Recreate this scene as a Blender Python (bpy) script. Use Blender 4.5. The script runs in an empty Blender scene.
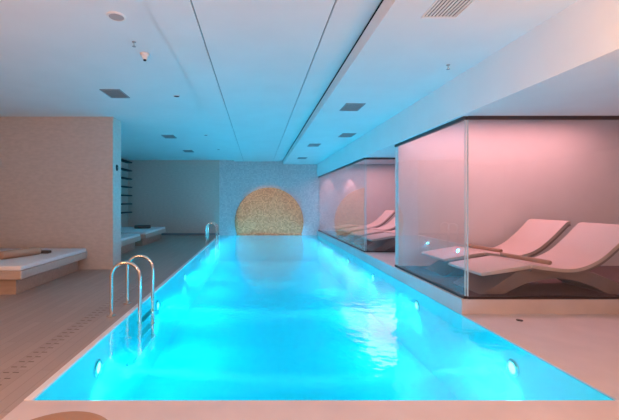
import bpy, bmesh, math, random
from mathutils import Vector, Matrix
random.seed(4)
scene = bpy.context.scene
C = scene.collection
PI = math.pi

# ------------------------------------------------------------------ materials
def new_mat(name):
    m = bpy.data.materials.new(name); m.use_nodes = True
    nt = m.node_tree; nt.nodes.clear()
    out = nt.nodes.new('ShaderNodeOutputMaterial')
    return m, nt, out
def principled(name, color, rough=.6, metal=0., noise=0., nscale=6., bump=0., bscale=40., spec=.5, stretch=(1,1,1)):
    m, nt, out = new_mat(name)
    p = nt.nodes.new('ShaderNodeBsdfPrincipled')
    p.inputs['Base Color'].default_value = (*color, 1)
    p.inputs['Roughness'].default_value = rough
    p.inputs['Metallic'].default_value = metal
    p.inputs['Specular IOR Level'].default_value = spec
    nt.links.new(p.outputs[0], out.inputs[0])
    if noise or bump:
        tc = nt.nodes.new('ShaderNodeTexCoord'); mp = nt.nodes.new('ShaderNodeMapping')
        mp.inputs['Scale'].default_value = stretch
        nt.links.new(tc.outputs['Object'], mp.inputs[0])
        if noise:
            n = nt.nodes.new('ShaderNodeTexNoise'); n.inputs['Scale'].default_value = nscale
            n.inputs['Detail'].default_value = 5
            nt.links.new(mp.outputs[0], n.inputs['Vector'])
            r = nt.nodes.new('ShaderNodeMapRange')
            r.inputs[1].default_value = .3; r.inputs[2].default_value = .7
            r.inputs[3].default_value = 1-noise; r.inputs[4].default_value = 1+noise
            nt.links.new(n.outputs[0], r.inputs[0])
            v = nt.nodes.new('ShaderNodeVectorMath'); v.operation = 'SCALE'
            v.inputs[0].default_value = color
            nt.links.new(r.outputs[0], v.inputs['Scale'])
            nt.links.new(v.outputs[0], p.inputs['Base Color'])
        if bump:
            n = nt.nodes.new('ShaderNodeTexNoise'); n.inputs['Scale'].default_value = bscale
            nt.links.new(mp.outputs[0], n.inputs['Vector'])
            b = nt.nodes.new('ShaderNodeBump'); b.inputs['Strength'].default_value = bump
            b.inputs['Distance'].default_value = .01
            nt.links.new(n.outputs[0], b.inputs['Height']); nt.links.new(b.outputs[0], p.inputs['Normal'])
    return m
def tiles(name, ca, cb, grout, size, mortar=.06, rough=.5, mode='XZ', bias=0., squash=1., width=1., spec=.5):
    m, nt, out = new_mat(name)
    p = nt.nodes.new('ShaderNodeBsdfPrincipled'); p.inputs['Roughness'].default_value = rough
    p.inputs['Specular IOR Level'].default_value = spec
    tc = nt.nodes.new('ShaderNodeTexCoord'); sp = nt.nodes.new('ShaderNodeSeparateXYZ')
    cb_ = nt.nodes.new('ShaderNodeCombineXYZ')
    nt.links.new(tc.outputs['Object'], sp.inputs[0])
    ax = {'XZ': (0, 2), 'XY': (0, 1), 'YX': (1, 0), 'YZ': (1, 2)}[mode]
    nt.links.new(sp.outputs[ax[0]], cb_.inputs[0]); nt.links.new(sp.outputs[ax[1]], cb_.inputs[1])
    b = nt.nodes.new('ShaderNodeTexBrick')
    b.inputs['Color1'].default_value = (*ca, 1); b.inputs['Color2'].default_value = (*cb, 1)
    b.inputs['Mortar'].default_value = (*grout, 1)
    b.inputs['Scale'].default_value = 1/size; b.inputs['Mortar Size'].default_value = mortar
    b.inputs['Brick Width'].default_value = width; b.inputs['Row Height'].default_value = squash
    b.inputs['Bias'].default_value = bias
    b.offset = 0 if width == 1. else .5
    nt.links.new(cb_.outputs[0], b.inputs['Vector'])
    nt.links.new(b.outputs['Color'], p.inputs['Base Color'])
    nt.links.new(p.outputs[0], out.inputs[0])
    return m
def water_mat(name, tint, density, scat, absorb, adens):
    m = clear_glass(name, tint, 1.33, bump=.30, rough=.05)
    nt = m.node_tree; out = [n for n in nt.nodes if n.type == 'OUTPUT_MATERIAL'][0]
    v = nt.nodes.new('ShaderNodeVolumeScatter'); v.inputs['Color'].default_value = (*scat, 1); v.inputs['Density'].default_value = density
    v.inputs['Anisotropy'].default_value = .0
    a = nt.nodes.new('ShaderNodeVolumeAbsorption'); a.inputs['Color'].default_value = (*absorb, 1); a.inputs['Density'].default_value = adens
    ad = nt.nodes.new('ShaderNodeAddShader')
    nt.links.new(v.outputs[0], ad.inputs[0]); nt.links.new(a.outputs[0], ad.inputs[1]); nt.links.new(ad.outputs[0], out.inputs['Volume'])
    return m
def emitter(name, color, strength):
    m, nt, out = new_mat(name)
    e = nt.nodes.new('ShaderNodeEmission'); e.inputs[0].default_value = (*color, 1); e.inputs[1].default_value = strength
    nt.links.new(e.outputs[0], out.inputs[0]); return m
def clear_glass(name, tint, ior=1.5, bump=0., gain=1., rough=0.):
    m, nt, out = new_mat(name)
    t = nt.nodes.new('ShaderNodeBsdfTransparent'); t.inputs[0].default_value = (*tint, 1)
    g = nt.nodes.new('ShaderNodeBsdfGlossy'); g.inputs['Roughness'].default_value = rough
    g.inputs['Color'].default_value = (gain, gain, gain, 1)
    f = nt.nodes.new('ShaderNodeFresnel')
    ge = nt.nodes.new('ShaderNodeNewGeometry'); mr = nt.nodes.new('ShaderNodeMapRange')   # same reflectance from both faces of a pane
    mr.inputs[3].default_value = ior; mr.inputs[4].default_value = 1/ior
    nt.links.new(ge.outputs['Backfacing'], mr.inputs[0]); nt.links.new(mr.outputs[0], f.inputs[0])
    mx = nt.nodes.new('ShaderNodeMixShader')
    nt.links.new(f.outputs[0], mx.inputs[0]); nt.links.new(t.outputs[0], mx.inputs[1]); nt.links.new(g.outputs[0], mx.inputs[2])
    nt.links.new(mx.outputs[0], out.inputs[0])
    if bump:
        tc = nt.nodes.new('ShaderNodeTexCoord')
        n = nt.nodes.new('ShaderNodeTexNoise'); n.inputs['Scale'].default_value = 7; n.inputs['Detail'].default_value = 2
        b = nt.nodes.new('ShaderNodeBump'); b.inputs['Strength'].default_value = bump; b.inputs['Distance'].default_value = .02
        nt.links.new(tc.outputs['Object'], n.inputs['Vector']); nt.links.new(n.outputs[0], b.inputs['Height'])
        nt.links.new(b.outputs[0], g.inputs['Normal']); nt.links.new(b.outputs[0], f.inputs['Normal'])
    return m

M = {}
M['ceiling'] = principled('white ceiling paint', (.74,.74,.74), .9, noise=.02, nscale=2)
M['wall'] = principled('beige stone plaster', (.56,.49,.44), .8, noise=.07, nscale=9, bump=.2, bscale=120, stretch=(1,1,2.5))
M['wall_white'] = principled('pale plaster', (.66,.64,.62), .85, noise=.02, nscale=4)
M['mosaic'] = tiles('pale grey mosaic tile', (.50,.52,.54), (.66,.66,.66), (.42,.44,.46), .055, .05, .5, 'XZ')
M['gold'] = tiles('bronze mosaic tile', (.55,.20,.08), (.88,.42,.20), (.40,.18,.10), .05, .06, .35, 'XZ')
M['pool'] = tiles('pale turquoise pool tile', (.40,.93,.93), (.45,.95,.95), (.36,.87,.89), .30, .012, .4, 'XY')
M['deck'] = tiles('grey brown plank porcelain', (.36,.285,.245), (.41,.33,.29), (.30,.24,.21), 1.0, .003, .42, 'YX', squash=.10, width=1.2)
M['stone'] = principled('pale smooth stone', (.62,.54,.52), .45, noise=.05, nscale=3)
M['coping'] = principled('white glazed coping', (.82,.80,.78), .3)
M['dark_floor'] = principled('dark brown carpet', (.10,.055,.055), .9, noise=.1, nscale=30)
M['rail'] = principled('dark bronze anodised metal', (.09,.07,.07), .35, .7)
M['pane'] = clear_glass('clear glass pane', (.93,.96,.965), 1.5)
M['edge'] = principled('polished glass edge', (.50,.62,.64), .15)
M['steel'] = principled('brushed stainless steel', (.78,.72,.66), .16, 1.)
M['water'] = water_mat('clear pool water', (.10,.97,1.), .26, (.70,.98,1.), (.02,.95,1.), .20)
M['fabric'] = principled('cream terry fabric', (.66,.53,.48), .95, bump=.25, bscale=150)
M['base'] = principled('taupe lacquered shell', (.25,.18,.17), .35)
M['towel'] = principled('beige rolled towel', (.42,.28,.20), .95, bump=.4, bscale=90)
M['towel_dark'] = principled('dark brown terry', (.10,.08,.07), .9)
M['mattress'] = principled('white mattress cover', (.72,.70,.70), .9, bump=.1, bscale=100)
M['bed'] = principled('light wood daybed', (.50,.40,.34), .5, noise=.06, nscale=4, stretch=(1,6,6))
M['bed_base'] = principled('tan wood plinth', (.40,.30,.235), .55, noise=.08, nscale=4, stretch=(1,6,6))
M['vent'] = principled('grey vent metal', (.30,.32,.33), .5, .2)
M['vent_dark'] = principled('dark vent void', (.05,.05,.055), .9)
M['white_plastic'] = principled('white plastic', (.80,.74,.70), .4)
M['grey_disc'] = principled('taupe speaker cloth', (.44,.36,.34), .9)
M['shelf'] = principled('dark stained shelf', (.025,.03,.035), .6)
M['black'] = principled('black plastic', (.02,.02,.02), .4)
M['leather'] = principled('tan brown leather', (.34,.20,.12), .6, noise=.06, nscale=12)
M['lens'] = emitter('lit pool lamp lens', (.75,.97,1.), 6.)
M['slot'] = principled('shadow gap', (.22,.26,.28), .8)
M['slot_dark'] = principled('drain slot', (.15,.11,.09), .8)

# ------------------------------------------------------------------ helpers
def obj(name, bm, mat, parent=None, smooth=False):
    me = bpy.data.meshes.new(name); 
    bmesh.ops.recalc_face_normals(bm, faces=bm.faces)
    bm.to_mesh(me); bm.free()
    me.materials.append(M[mat] if isinstance(mat, str) else mat)
    if smooth:
        me.shade_smooth()
        me.set_sharp_from_angle(angle=math.radians(35))
    o = bpy.data.objects.new(name, me); C.objects.link(o)
    if parent is not None: o.parent = parent
    return o
def tag(o, label, cat, group=None, kind=None):
    o['label'] = label; o['category'] = cat
    if group: o['group'] = group
    if kind: o['kind'] = kind
    return o
def thing(name, label, cat, loc=(0,0,0), rz=0, group=None):
    o = bpy.data.objects.new(name, None); C.objects.link(o)
    o.location = loc; o.rotation_euler = (0,0,rz); o.empty_display_size = .1
    return tag(o, label, cat, group)
def struct(name, bm, mat):
    o = obj(name, bm, mat); o['kind'] = 'structure'; return o
def dup(o, loc, label=None, rz=None):
    def cp(src, parent):
        c = src.copy(); C.objects.link(c)
        if parent is not None:
            c.parent = parent; c.matrix_parent_inverse = src.matrix_parent_inverse.copy()
        for ch in kids[src.name]: cp(ch, c)
        return c
    kids = {}
    def walk(s):
        kids[s.name] = [x for x in s.children]
        for x in s.children: walk(x)
    walk(o)
    r = cp(o, None); r.location = loc
    if label: r['label'] = label
    if rz is not None: r.rotation_euler[2] = rz
    return r
def box(bm, x0, x1, y0, y1, z0, z1, bev=0., seg=2):
    vs = [bm.verts.new((x,y,z)) for x in (x0,x1) for y in (y0,y1) for z in (z0,z1)]
    F = [(0,1,3,2),(4,6,7,5),(0,4,5,1),(2,3,7,6),(0,2,6,4),(1,5,7,3)]
    fs = [bm.faces.new([vs[i] for i in f]) for f in F]
    if bev:
        es = list({e for f in fs for e in f.edges})
        bmesh.ops.bevel(bm, geom=es, offset=bev, segments=seg, affect='EDGES', profile=.5)
    return bm
def bx(*a, **k): return box(bmesh.new(), *a, **k)
def tube(bm, pts, r, n=12, cap=True):
    pts = [Vector(p) for p in pts]; rings = []
    up = None
    for i, p in enumerate(pts):
        d = (pts[min(i+1,len(pts)-1)] - pts[max(i-1,0)]).normalized()
        if up is None:
            up = Vector((0,1,0)) if abs(d.y) < .9 else Vector((1,0,0))
        a = (up - d*up.dot(d)).normalized(); b = d.cross(a); up = a
        rr = r[i] if isinstance(r, (list, tuple)) else r
        rings.append([bm.verts.new(p + a*rr*math.cos(2*PI*k/n) + b*rr*math.sin(2*PI*k/n)) for k in range(n)])
    for q in range(len(rings)-1):
        for k in range(n):
            bm.faces.new([rings[q][k], rings[q][(k+1)%n], rings[q+1][(k+1)%n], rings[q+1][k]])
    if cap: bm.faces.new(rings[0]); bm.faces.new(list(reversed(rings[-1])))
    return bm
def lathe(bm, prof, n=32, c=(0,0,0)):
    rings = []
    for r, z in prof:
        if r < 1e-6: rings.append([bm.verts.new((c[0],c[1],c[2]+z))])
        else: rings.append([bm.verts.new((c[0]+r*math.cos(2*PI*k/n), c[1]+r*math.sin(2*PI*k/n), c[2]+z)) for k in range(n)])
    for a, b in zip(rings, rings[1:]):
        for k in range(n):
            k2 = (k+1)%n
            if len(a)==1 and len(b)==1: continue
            if len(a)==1: bm.faces.new([a[0], b[k], b[k2]])
            elif len(b)==1: bm.faces.new([a[k], b[0], a[k2]])
            else: bm.faces.new([a[k], b[k], b[k2], a[k2]])
    return bm
def prism(bm, pts, y0, y1, bev=0.):
    """profile in x,z extruded along y"""
    a = [bm.verts.new((x,y0,z)) for x,z in pts]; b = [bm.verts.new((x,y1,z)) for x,z in pts]
    fa = bm.faces.new(a); fb = bm.faces.new(list(reversed(b)))
    n = len(pts)
    for i in range(n): bm.faces.new([a[i], b[i], b[(i+1)%n], a[(i+1)%n]])
    if bev:
        es = list(fa.edges)+list(fb.edges)
        bmesh.ops.bevel(bm, geom=es, offset=bev, segments=2, affect='EDGES', profile=.5)
    bmesh.ops.triangulate(bm, faces=[f for f in bm.faces if len(f.verts) > 6])
    return bm
def smooth_curve(pts, n=6):
    out = []
    P = [pts[0]] + list(pts) + [pts[-1]]
    for i in range(1, len(P)-2):
        for k in range(n):
            t = k/n
            out.append(tuple(.5*((2*P[i][j]) + (-P[i-1][j]+P[i+1][j])*t + (2*P[i-1][j]-5*P[i][j]+4*P[i+1][j]-P[i+2][j])*t*t + (-P[i-1][j]+3*P[i][j]-3*P[i+1][j]+P[i+2][j])*t**3) for j in range(len(pts[0]))))
    out.append(tuple(pts[-1])); return out

# ------------------------------------------------------------------ dimensions
XL, XR = -1.59, 2.55          # pool edges
YN, YF = 2.54, 15.27          # near and far end of the pool
DEPTH = 1.1
WL, WR, WB = -5.45, 7.3, -1.6 # left wall, right wall, wall behind the camera
ZL, ZC, ZR = 3.17, 3.12, 3.0  # ceiling heights: left, centre strip, right
GX = 2.62                     # line of the glass partitions
PZ = .18                      # plinth the relax rooms stand on

# ------------------------------------------------------------------ floor
struct('floor', bx(WL, XL-.055, WB, YF, -.02, 0), 'deck')
struct('floor', bx(XL-.055, WR, WB, YN, -.02, 0, ), 'stone')
struct('floor', bx(XR, WR, YN, 4.5, -.02, 0), 'stone')
struct('trim_1', bx(XL-.055, XL, YN, YF, -.02, .004), 'coping')
# plinth of the relax rooms
struct('trim_2', bx(XR+.01, WR, 4.5, YF, -.02, PZ), M['stone'])
struct('floor', bx(GX+.06, WR-.02, 4.56, 6.84, PZ, PZ+.006), 'dark_floor')
struct('floor', bx(GX+.06, WR-.02, 8.80, YF-.02, PZ, PZ+.006), 'dark_floor')
# pool basin
bm = bmesh.new()
box(bm, XL-.2, XR+.2, YN-.2, YF+.05, -DEPTH-.15, -DEPTH)
box(bm, XL-.2, XL, YN-.2, YF+.05, -DEPTH, -.02)
box(bm, XR, XR+.2, YN-.2, YF+.05, -DEPTH, -.02)
box(bm, XL, XR, YN-.2, YN, -DEPTH, -.02)
struct('floor', bm, 'pool')
tag(obj('pool_water', bx(XL-.02, XR+.02, YN-.02, YF-.001, -DEPTH-.02, -.012), 'water'), 'clear turquoise lit water filling the long swimming pool', 'water', kind='stuff')

# ------------------------------------------------------------------ walls
struct('wall_far', bx(XL, WR, YF, YF+.2, -DEPTH-.1, ZL+.2), 'mosaic')
struct('wall_alcove', bx(WL, XL, YF-.05, YF+.2, 0, ZL+.2), 'wall')
struct('baseboard_alcove', bx(WL, XL, YF-.07, YF-.05, 0, .09), M['slot'])
struct('wall_left', bx(WL-.2, WL, WB, YF+.2, -.1, ZL+.2), 'wall')
struct('wall_pier', bx(WL, -2.99, 7.47, 7.92, 0, ZL), 'wall')
struct('wall_right', bx(WR, WR+.2, WB, YF+.2, -.1, ZL+.2), 'wall_white')
struct('wall_back', bx(WL, WR, WB-.2, WB, -.1, ZL+.2), 'wall_white')
# header above the glass line, and soffits
struct('wall_header', bx(XR, XR+.14, WB, YF, 2.48, ZR+.02), 'ceiling')
struct('ceiling_soffit', bx(XR+.14, WR, WB, 4.5, 2.48, 2.6), 'ceiling')
struct('ceiling_soffit', bx(XR+.14, WR, 6.9, 8.74, 2.48, 2.6), 'ceiling')
struct('wall_relax', bx(XR+.14, WR, 6.85, 6.97, PZ, 2.98), 'wall_white')
struct('wall_relax', bx(GX+.03, WR, YF-.02, YF, PZ, 2.98), 'wall_white')
# ------------------------------------------------------------------ ceiling
struct('ceiling', bx(WL, -.96, WB, YF, ZL, ZL+.15), 'ceiling')
struct('ceiling', bx(1.10, WR, WB, YF, ZR, ZR+.15), 'ceiling')
bm = bmesh.new()
box(bm, -.96, -.572, WB, YF, ZC+.0, ZC+.04)
struct('ceiling', bm, 'ceiling')
struct('ceiling', bx(-.558, .668, WB, YF, ZC, ZC+.04), 'ceiling')
# right strip rises in a shallow cove before the step
prof = smooth_curve([(.682,ZC),(.85,ZC),(.98,ZC+.02),(1.10,ZC+.06)], 5)
struct('ceiling', prism(bmesh.new(), prof + [(1.10,ZC+.1),(.682,ZC+.1)], WB, YF), 'ceiling')
struct('trim_3', bx(-.572, -.558, WB, YF, ZC+.025, ZC+.04), 'slot')
struct('trim_3', bx(.668, .682, WB, YF, ZC+.025, ZC+.04), 'slot')

# ------------------------------------------------------------------ mural
cx, cz, R = .51, .55, 1.44
pts = []
a0 = math.asin(-(cz-.02)/R)
for k in range(65):
    a = a0 + (PI-2*a0)*k/64
    pts.append((cx+R*math.cos(a), cz+R*math.sin(a)))
bm = bmesh.new(); prism(bm, pts, YF-.045, YF-.002)
t = thing('mosaic_panel', 'big bronze brown round mosaic sunk into the pool on the far wall', 'mosaic', (0,0,0))
obj('panel', bm, 'gold', t)
bm = bmesh.new()
tube(bm, [(x, YF-.05, z) for x,z in pts], .016, 6)
obj('rim', bm, 'gold', t)
tag(obj('wall_ledge', bx(cx-R+.05, cx+R-.05, YF-.1, YF-.001, -.01, .025), 'gold'), 'thin bronze ledge under the round mosaic at the waterline', 'ledge')

# ------------------------------------------------------------------ glass partitions
def partition_side(label, y0, y1, group, joints):
    t = thing('glass_partition', label, 'glass wall', (GX, y0, PZ), 0, group)
    H = 2.48-PZ
    obj('bottom_rail', bx(-.02,.02, 0, y1-y0, .0, .035), 'rail', t)
    obj('top_rail', bx(-.022,.022, 0, y1-y0, H-.045, H), 'rail', t)
    ys = [0]+joints+[y1-y0]
    for a, b in zip(ys, ys[1:]):
        obj('pane', bx(-.006,.006, a+.002, b-.002, .035, H-.045), 'pane', t)
    for yy in ys:
        obj('pane_edge', bx(-.007,.007, yy-.005+(.005 if yy==0 else 0), yy+.005, .036, H-.046), 'edge', t)
    return t
def partition_front(label, y, x1, joints):
    t = thing('glass_partition', label, 'glass wall', (GX+.03, y, PZ), 0)
    H = 2.48-PZ; L = x1-GX-.03
    obj('bottom_rail', bx(0, L, -.02,.02, .0, .035), 'rail', t)
    obj('top_rail', bx(0, L, -.022,.022, H-.045, H), 'rail', t)
    xs = [0]+joints+[L]
    for a, b in zip(xs, xs[1:]):
        obj('pane', bx(a+.002, b-.002, -.006,.006, .035, H-.045), 'pane', t)
    obj('pane_edge', bx(-.008,.008, -.007,.007, .036, H-.046), 'edge', t)
    return t
partition_side('clear glass wall beside the pool on the nearer relax room', 4.53, 6.80, None, [])
partition_side('long clear glass wall beside the pool on the farther relax room', 8.75, 15.25, None, [])
partition_front('wide glass front of the nearer relax room facing the camera', 4.53, WR, [])
partition_front('narrow visible glass front of the farther relax room past the gap', 8.75, WR, [])
# low glass upstand at the near right corner of the pool
t = thing('glass_upstand', 'low glass upstand at the near right corner of the pool', 'glass panel', (XR+.0, YN-.04, 0))
obj('pane', bx(0.0,1.6,-.006,.006,0,.19), 'pane', t)
obj('pane_edge', bx(-.008,.006,-.008,.008,0,.19), 'edge', t)
tag(obj('floor_socket', lathe(bmesh.new(), [(0,0),(.035,0),(.035,.008),(.02,.012),(0,.012)], 20, (0,0,0)), 'black'), 'small dark round fitting in the stone floor before the glass front', 'floor fitting').location = (3.10, 4.25, .0005)

# ------------------------------------------------------------------ loungers
def make_lounger(label):
    t = thing('sun_lounger', label, 'lounger', (0,0,0), 0, 'loungers in the glass relax rooms')
    W = .41
    base = [(0.02,0),(.34,0),(.46,.08),(.62,.145),(.85,.195),(1.05,.21),(1.28,.19),(1.5,.12),(1.66,.03),(1.70,0),(2.08,0),
            (1.93,.10),(1.72,.20),(1.52,.285),(1.35,.315),(1.1,.315),(.85,.325),(.64,.34),(.50,.30),(.36,.20),(.2,.09)]
    obj('base', prism(bmesh.new(), base, -W+.06, W-.06, .012), 'base', t, True)
    # foot panel: flat padded slab rising to the knee
    top = [(0,.285),(.03,.30),(.35,.352),(.64,.40),(.655,.385)]
    bot = [(.655,.345),(.35,.30),(.02,.248),(0,.262)]
    obj('foot_panel', prism(bmesh.new(), top+bot, -W, W, .014), 'fabric', t, True)
    c = smooth_curve([(.67,.398),(.9,.365),(1.15,.345),(1.35,.38),(1.55,.48),(1.75,.65),(1.90,.80),(1.985,.885),(2.05,.905)], 5)
    lo = []
    for i, p in enumerate(c):
        a = c[max(0,i-1)]; b = c[min(len(c)-1,i+1)]
        d = Vector((b[0]-a[0], b[1]-a[1])).normalized()
        lo.append((p[0]+d.y*.045, p[1]-d.x*.045))
    # quad strip slab so the curved outline shades cleanly
    def slab(a, b, y0, y1):
        bm = bmesh.new(); n = len(a)
        V = [[bm.verts.new((q[0], y, q[1])) for q in s] for y in (y0,y1) for s in (a,b)]
        for i in range(n-1):
            bm.faces.new([V[0][i],V[0][i+1],V[2][i+1],V[2][i]]); bm.faces.new([V[1][i],V[3][i],V[3][i+1],V[1][i+1]])
            bm.faces.new([V[0][i],V[1][i],V[1][i+1],V[0][i+1]]); bm.faces.new([V[2][i],V[2][i+1],V[3][i+1],V[3][i]])
        bm.faces.new([V[0][0],V[2][0],V[3][0],V[1][0]]); bm.faces.new([V[0][-1],V[1][-1],V[3][-1],V[2][-1]])
        return bm
    obj('seat_back', slab(c, lo, -W, W), 'fabric', t, True)
    lo2 = []
    for i, p in enumerate(c):
        a = c[max(0,i-1)]; b = c[min(len(c)-1,i+1)]
        d = Vector((b[0]-a[0], b[1]-a[1])).normalized()
        lo2.append((p[0]+d.y*.085, p[1]-d.x*.085))
    obj('shell', slab([(p[0],p[1]) for p in lo], lo2, -W+.015, W-.015), 'base', t, True)
    return t
L0 = make_lounger('cream wave lounger nearest the glass front in the nearer relax room')
L0.location = (2.91, 5.08, PZ+.006)
L1 = dup(L0, (3.03, 6.24, PZ+.006), 'cream wave lounger behind the first, next to the pink wall of the nearer room')
dup(L0, (2.80, 9.24, PZ+.006), 'cream lounger just inside the narrow glass front of the farther relax room')
dup(L0, (2.82, 10.44, PZ+.006), 'second cream lounger past the narrow glass front of the farther room')
dup(L0, (2.82, 11.70, PZ+.006), 'third lounger along the long glass wall, second from the far end')
dup(L0, (2.78, 12.95, PZ+.006), 'lounger farthest back behind the long glass wall')

def make_roll(label, L, r, mat='towel'):
    t = thing('rolled_towel', label, 'towel', (0,0,0), 0, 'rolled towels')
    bm = bmesh.new()
    r = r  # radius
    prof = [(-L/2, r*.80), (-L/2+.012, r*.97), (-L/4, r*1.02), (0, r), (L/4, r*1.02), (L/2-.012, r*.97), (L/2, r*.80)]
    tube(bm, [(0,y,r*1.03) for y,_ in prof], [q for _,q in prof], 20)
    obj('towel_body', bm, mat, t, True)
    for s in (-1,1):   # the rolled spiral seen at each end
        bm = bmesh.new(); sp = []
        for k in range(40):
            a = k*.45; rr = r*.76*(1-k/44)
            sp.append((rr*math.cos(a), s*(L/2+.001), r*1.03+rr*math.sin(a)))
        tube(bm, sp, r*.07, 5)
        obj('spiral_end', bm, mat, t, True)
    return t
r0 = make_roll('long thin beige towel roll on the knee bend of the nearest lounger', .80, .032)
r0.location = (3.81, 5.14, PZ+.385); r0.rotation_euler[2] = math.radians(8)
r1 = dup(r0, (3.95, 6.30, PZ+.385), 'long thin beige towel roll across the lounger beside the pink wall', math.radians(8))

# ------------------------------------------------------------------ daybeds
def make_daybed(label, x0, x1, y0, y1):
    t = thing('daybed', label, 'daybed', (x1, y0, 0), 0, 'daybeds along the left wall')
    w = x0-x1; l = y1-y0
    obj('base', bx(w+.0, -.14, .10, l-.10, 0, .245, bev=.005), 'bed_base', t)
    obj('frame', bx(w, 0, 0, l, .245, .375, bev=.012), 'bed', t)
    obj('mattress', bx(w+.01, -.01, .01, l-.01, .375, .45, bev=.02, seg=3), 'mattress', t, True)
    return t
make_daybed('large daybed in the left foreground against the beige wall', WL+.02, -3.5, 5.34, 7.42)
make_daybed('daybed just behind the beige pier', WL+.02, -3.5, 8.75, 10.85)
make_daybed('farthest daybed under the far end of the alcove', WL+.02, -3.5, 11.35, 13.8)
rr = make_roll('thick beige towel roll lying slanted on the foreground daybed', .68, .07)
rr.location = (-4.08, 6.22, .45); rr.rotation_euler[2] = math.radians(-22)
k = obj('folded_cloth', bx(-.09,.09,-.06,.06,0,.05, bev=.018, seg=3), 'towel_dark', None, True)
tag(k, 'small dark folded cloth at the end of the towel roll on the foreground daybed', 'cloth'); k.location = (-3.93, 6.68, .45)
r3 = make_roll('dark towel roll on the daybed just behind the pier', .55, .06, 'towel_dark'); r3.location = (-4.1, 10.1, .45); r3.rotation_euler[2] = math.radians(-75)
dup(r3, (-4.1, 12.9, .45), 'dark towel roll on the farthest daybed')

# ------------------------------------------------------------------ wall shelves in the alcove
names = ['topmost','second from top','third from top','middle','third from bottom','second from bottom','lowest']
for i in range(7):
    z = 3.02 - i*.345
    o = obj('wall_shelf', bx(0, .22, 0, 1.15, 0, .05, bev=.004), 'shelf')
    o.location = (WL, 13.95, z)
    tag(o, f'dark wall shelf in the alcove, {names[i]} of the seven', 'shelf', 'dark shelves on the alcove wall')
t = thing('wall_thermostat', 'small dark oval device on the blue lit side of the pier', 'wall device', (-2.99, 7.67, 2.13))
bm = lathe(bmesh.new(), [(0,0),(.045,0),(.045,.015),(.035,.024),(0,.026)], 20)
bmesh.ops.transform(bm, matrix=Matrix.Rotation(PI/2,4,'Y')@Matrix.Diagonal((1.5,1,1,1)), verts=bm.verts); obj('housing', bm, 'black', t, True)
bm = lathe(bmesh.new(), [(0,.024),(.018,.024),(.018,.03),(0,.032)], 16)
bmesh.ops.transform(bm, matrix=Matrix.Rotation(PI/2,4,'Y'), verts=bm.verts); obj('dial', bm, 'vent', t, True)

# ------------------------------------------------------------------ pool ladders
def make_ladder(label):
    t = thing('pool_ladder', label, 'pool ladder', (0,0,0), 0, 'stainless pool ladders')
    for s in (0, .54):
        h, r = .655, .175
        pts = [(0,s,.01),(0,s,.2),(0,s,h-r)]
        for k in range(1,13):
            a = PI - PI*k/12
            pts.append((r+r*math.cos(a), s, h-r+r*math.sin(a)))
        pts += [(2*r,s,.2),(2*r,s,-.1),(2*r,s,-.42),(2*r-.03,s,-.52),(2*r-.09,s,-.57),(2*r-.16,s,-.585)]
        obj('handrail', tube(bmesh.new(), pts, .021, 14), 'steel', t, True)
        obj('flange', lathe(bmesh.new(), [(.021,.0),(.055,.0),(.055,.008),(.03,.016),(.021,.016)], 24, (0,s,0)), 'steel', t, True)
        obj('rubber_foot', lathe(bmesh.new(), [(0,-.02),(.03,-.02),(.03,.02),(0,.02)], 16, (2*r-.168,s,-.585)), 'black', t, True)
    for z in (-.09,-.26,-.43):
        st = obj('step', bx(2*r-.04, 2*r+.04, .0, .54, z-.012, z+.012, bev=.006), 'steel', t)
    return t
l0 = make_ladder('shiny steel pool ladder in the left foreground'); l0.location = (-1.785, 4.41, 0.004)
dup(l0, (-1.785, 12.6, 0.004), 'distant steel pool ladder near the far left end of the pool')

# ------------------------------------------------------------------ overflow slots in the deck (two rows)
t = thing('drain_grating', 'two dotted rows of drain slots in the deck left of the pool', 'drain', (0,0,0))
s0 = None
for x in (-2.06, -1.98):
    y = 2.25
    for k in range(46):
        if s0 is None: s0 = o = obj('slot', bx(-.024, .024, 0, .009, -.001, .0015), 'slot_dark', t)
        else: o = s0.copy(); C.objects.link(o); o.parent = t
        o.location = (x, y, 0); y += .10

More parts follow.
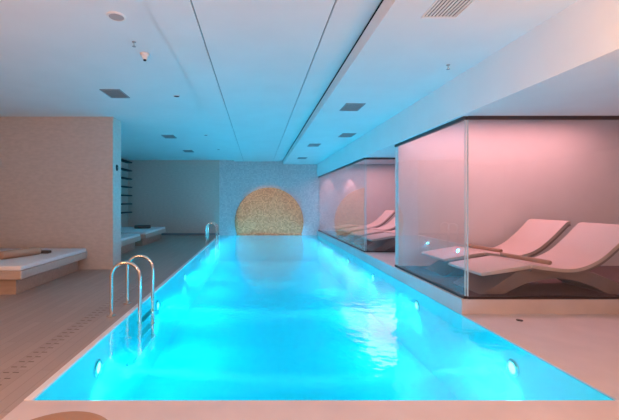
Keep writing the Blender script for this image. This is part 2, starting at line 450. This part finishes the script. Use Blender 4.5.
# ------------------------------------------------------------------ underwater lamps
side_names = ['nearest','second','third','fourth','fifth','farthest']
def make_lamp(label):
    t = thing('pool_lamp', label, 'pool light', (0,0,0), 0, 'underwater pool lamps')
    rot = Matrix.Rotation(PI/2, 4, 'Y')
    bm = lathe(bmesh.new(), [(.052,.0),(.085,.0),(.085,.012),(.074,.022),(.056,.022),(.052,.014)], 32)
    bmesh.ops.transform(bm, matrix=rot, verts=bm.verts); obj('bezel', bm, 'steel', t, True)
    bm = lathe(bmesh.new(), [(0,.002),(.052,.002),(.050,.014),(.03,.02),(0,.022)], 32)
    bmesh.ops.transform(bm, matrix=rot, verts=bm.verts); obj('lens', bm, 'lens', t, True)
    return t
ys = [3.58, 5.72, 7.87, 10.02, 12.17, 14.32]
proto = None
for s in (0,1):
    for i, y in enumerate(ys):
        lab = f'round underwater lamp on the {"right" if s else "left"} pool wall, {side_names[i]} of that row'
        loc = (XR if s else XL, y, -.25)
        if proto is None: proto = make_lamp(lab); proto.location = loc
        else:
            o = dup(proto, loc, lab, PI if s else 0)
        l = bpy.data.lights.new('pool_lamp_light', 'SPOT'); l.energy = 118 if i == 0 else 165; l.color = (.0,.59,1.)
        l.spot_size = math.radians(172); l.spot_blend = 1.; l.shadow_soft_size = .05
        lo = bpy.data.objects.new('pool_lamp_light', l); C.objects.link(lo)
        lo.location = (loc[0] + (-.04 if s else .04), y, -.25)
        lo.rotation_euler = (0, math.radians(70 if s else -70), 0)

        l = bpy.data.lights.new('pool_lamp_beam', 'SPOT'); l.energy = 2400; l.color = (.9,.97,1.)
        l.spot_size = math.radians(5); l.spot_blend = 1.; l.shadow_soft_size = .03
        lo = bpy.data.objects.new('pool_lamp_beam', l); C.objects.link(lo)
        lo.location = (loc[0] + (-.04 if s else .04), y, -.25)
        lo.rotation_euler = (0, math.radians(86 if s else -86), 0)

# ------------------------------------------------------------------ ceiling fittings
def make_vent(label, w=.32, l=.46, n=7):
    t = thing('air_vent', label, 'vent', (0,0,0), 0, 'square ceiling vents')
    bm = bmesh.new()
    box(bm, -w/2, w/2, -l/2, -l/2+.02, -.012, 0); box(bm, -w/2, w/2, l/2-.02, l/2, -.012, 0)
    box(bm, -w/2, -w/2+.02, -l/2+.02, l/2-.02, -.012, 0); box(bm, w/2-.02, w/2, -l/2+.02, l/2-.02, -.012, 0)
    obj('frame', bm, 'vent', t)
    obj('backing', bx(-w/2+.02, w/2-.02, -l/2+.02, l/2-.02, -.003, 0), 'vent_dark', t)
    for k in range(n):
        y = -l/2+.02 + (l-.04)*(k+.5)/n
        obj('slat', bx(-w/2+.02, w/2-.02, y-.018, y+.010, -.010, -.004), 'vent', t)
    return t
v0 = make_vent('large grey ceiling vent on the left side, the nearest one'); v0.location = (-2.31, 5.87, ZL)
dup(v0, (-2.37, 9.71, ZL), 'grey ceiling vent over the left alcove, middle one')
dup(v0, (-2.38, 12.5, ZL), 'grey ceiling vent over the left alcove, farthest one')
dup(v0, (1.60, 6.06, ZR), 'grey ceiling vent on the right side, the nearest and largest of four')
dup(v0, (2.15, 8.6, ZR), 'grey ceiling vent on the right side, close above the header')
dup(v0, (1.60, 10.1, ZR), 'grey ceiling vent on the right side, second farthest')
dup(v0, (1.64, 13.1, ZR), 'grey ceiling vent on the right side, farthest one')
t = thing('slot_diffuser', 'long slatted air diffuser in the right ceiling at the top edge', 'diffuser', (1.42, 1.75, ZR))
bm = bmesh.new(); box(bm, 0,.30,1.345,1.37,-.012,0); box(bm, 0,.3,0,.025,-.012,0); box(bm, 0,.012,.025,1.345,-.012,0); box(bm, .288,.3,.025,1.345,-.012,0)
obj('frame', bm, 'white_plastic', t)
obj('backing', bx(.012,.288,.025,1.345,-.003,0), 'vent_dark', t)
for k in range(9):
    x = .03 + k*.03
    obj('slat', bx(x-.006, x+.008, .025, 1.345, -.012, -.003), 'white_plastic', t)
def disc(name, label, cat, x, y, z, r, mat, group=None, drop=.012):
    t = thing(name, label, cat, (x,y,z), 0, group)
    obj('ring', lathe(bmesh.new(), [(r,0),(r,-drop*.6),(r*.9,-drop),(r*.8,-drop),(r*.78,-drop*.5),(r*.78,0)], 32), 'white_plastic', t, True)
    obj('face', lathe(bmesh.new(), [(0,-drop*.75),(r*.78,-drop*.75),(r*.78,0)], 32), mat, t, True)
    return t
disc('ceiling_speaker', 'round taupe ceiling speaker near the top left', 'speaker', -1.34, 3.43, ZL, .088, 'grey_disc')
for (x,y,lab) in ((-1.34,6.0,'small dark recessed downlight beside the nearest left vent'),(-1.35,9.5,'small dark recessed downlight in the middle of the left ceiling'),(-1.30,12.1,'small dark recessed downlight far back in the left ceiling')):
    disc('recessed_downlight', lab, 'downlight', x, y, ZL, .06, 'vent_dark', 'unlit downlights')
t = thing('smoke_detector', 'white domed smoke detector hanging from the left ceiling', 'smoke detector', (-1.34, 4.30, ZL))
obj('base', lathe(bmesh.new(), [(0,0),(.055,0),(.055,-.02),(.045,-.03),(0,-.03)], 28), 'white_plastic', t, True)
obj('dome', lathe(bmesh.new(), [(.036,-.03),(.036,-.045),(.028,-.062),(.012,-.07),(0,-.07)], 28), 'white_plastic', t, True)
obj('grille', lathe(bmesh.new(), [(.015,-.068),(.020,-.075),(.015,-.085),(0,-.088)], 20), 'black', t, True)
def sprinkler(x, y, z, lab):
    t = thing('fire_sprinkler', lab, 'sprinkler', (x,y,z), 0, 'fire sprinklers')
    obj('escutcheon', lathe(bmesh.new(), [(0,0),(.022,0),(.02,-.006),(.01,-.012),(0,-.012)], 20), 'vent', t, True)
    obj('nozzle', lathe(bmesh.new(), [(.008,-.012),(.008,-.04),(.005,-.05),(0,-.05)], 12), 'steel', t, True)
    obj('deflector', lathe(bmesh.new(), [(0,-.05),(.02,-.05),(.02,-.053),(0,-.053)], 16), 'vent', t, True)
sprinkler(-1.36, 3.98, ZL, 'tiny fire sprinkler between the speaker and the smoke detector')
sprinkler(2.23, 4.2, ZR, 'tiny fire sprinkler alone on the right ceiling')

# ------------------------------------------------------------------ round stool at the lower edge
t = thing('round_stool', 'round tan brown stool top cut by the bottom left edge', 'stool', (-.87, 1.47, 0))
obj('seat', lathe(bmesh.new(), [(0,.33),(.24,.33),(.265,.345),(.272,.37),(.265,.392),(.235,.40),(0,.40)], 48), 'leather', t, True)
obj('pedestal', lathe(bmesh.new(), [(0,.33),(.06,.33),(.05,.1),(.08,.03),(.18,.015),(.2,.0),(0,0)], 40), 'steel', t, True)

# ------------------------------------------------------------------ lights
def area(name, loc, rot, sx, sy, e, col):
    l = bpy.data.lights.new(name, 'AREA'); l.shape = 'RECTANGLE'; l.size = sx; l.size_y = sy; l.energy = e; l.color = col
    o = bpy.data.objects.new(name, l); C.objects.link(o); o.location = loc; o.rotation_euler = rot; return o
def point(name, loc, e, col, r=.15):
    l = bpy.data.lights.new(name, 'POINT'); l.energy = e; l.color = col; l.shadow_soft_size = r
    o = bpy.data.objects.new(name, l); C.objects.link(o); o.location = loc; return o
WARM = (1.,.50,.26); PINK = (1.,.40,.44)
# warm lamps behind and beside the camera
point('warm_lamp_left', (-3.1, .75, 1.2), 72, (1.,.47,.20), .25)
point('warm_lamp_right', (2.15, 1.45, 2.15), 42, (1.,.44,.10), .2)
point('warm_lamp_mid', (-.1, .0, 2.15), 88, (1.,.56,.50), .3)
# added warm fill spot, no fixture, to bring out the round mosaic's bronze
l = bpy.data.lights.new('mosaic_fill_spot', 'SPOT'); l.energy = 125; l.color = (1.,.55,.30); l.spot_size = math.radians(38); l.spot_blend = .3
o = bpy.data.objects.new('mosaic_fill_spot', l); C.objects.link(o); o.location = (-.3, 11.6, 3.05)
o.rotation_euler = (Vector((.51, YF, .75)) - Vector(o.location)).to_track_quat('-Z','Y').to_euler()
# pink strips tucked above the header line in the relax rooms
area('pink_strip_near', (4.4, 6.1, 2.93), (0,0,0), 3.6, .5, 44, PINK)
area('pink_strip_far', (4.6, 11.8, 2.93), (0,0,0), 2.6, 5.8, 95, PINK)
for x in (3.0, 3.95):
    l = bpy.data.lights.new('pink_downlight', 'SPOT'); l.energy = 60; l.color = PINK; l.spot_size = math.radians(50); l.spot_blend = .5
    o = bpy.data.objects.new('pink_downlight', l); C.objects.link(o); o.location = (x, YF-.25, 2.9)

w = bpy.data.worlds.new('World'); scene.world = w; w.use_nodes = True
w.node_tree.nodes['Background'].inputs[0].default_value = (.25,.35,.5,1)
w.node_tree.nodes['Background'].inputs[1].default_value = .02

# ------------------------------------------------------------------ camera
cam = bpy.data.cameras.new('Camera'); co = bpy.data.objects.new('Camera', cam); C.objects.link(co)
cam.sensor_fit = 'HORIZONTAL'; cam.sensor_width = 36; cam.lens = 36*360/619
cam.shift_x = (309.5-257)/619; cam.shift_y = -(210-202)/619
cam.clip_start = .02
co.location = (0,0,1.4); co.rotation_euler = (PI/2,0,0)
scene.camera = co
vs = scene.view_settings
vs.view_transform = 'Standard'; vs.look = 'None'; vs.gamma = 1; vs.exposure = .75
vs.use_curve_mapping = False
scene.cycles.use_denoising = True
scene.cycles.max_bounces = 12; scene.cycles.transparent_max_bounces = 16
scene.cycles.sample_clamp_indirect = 6
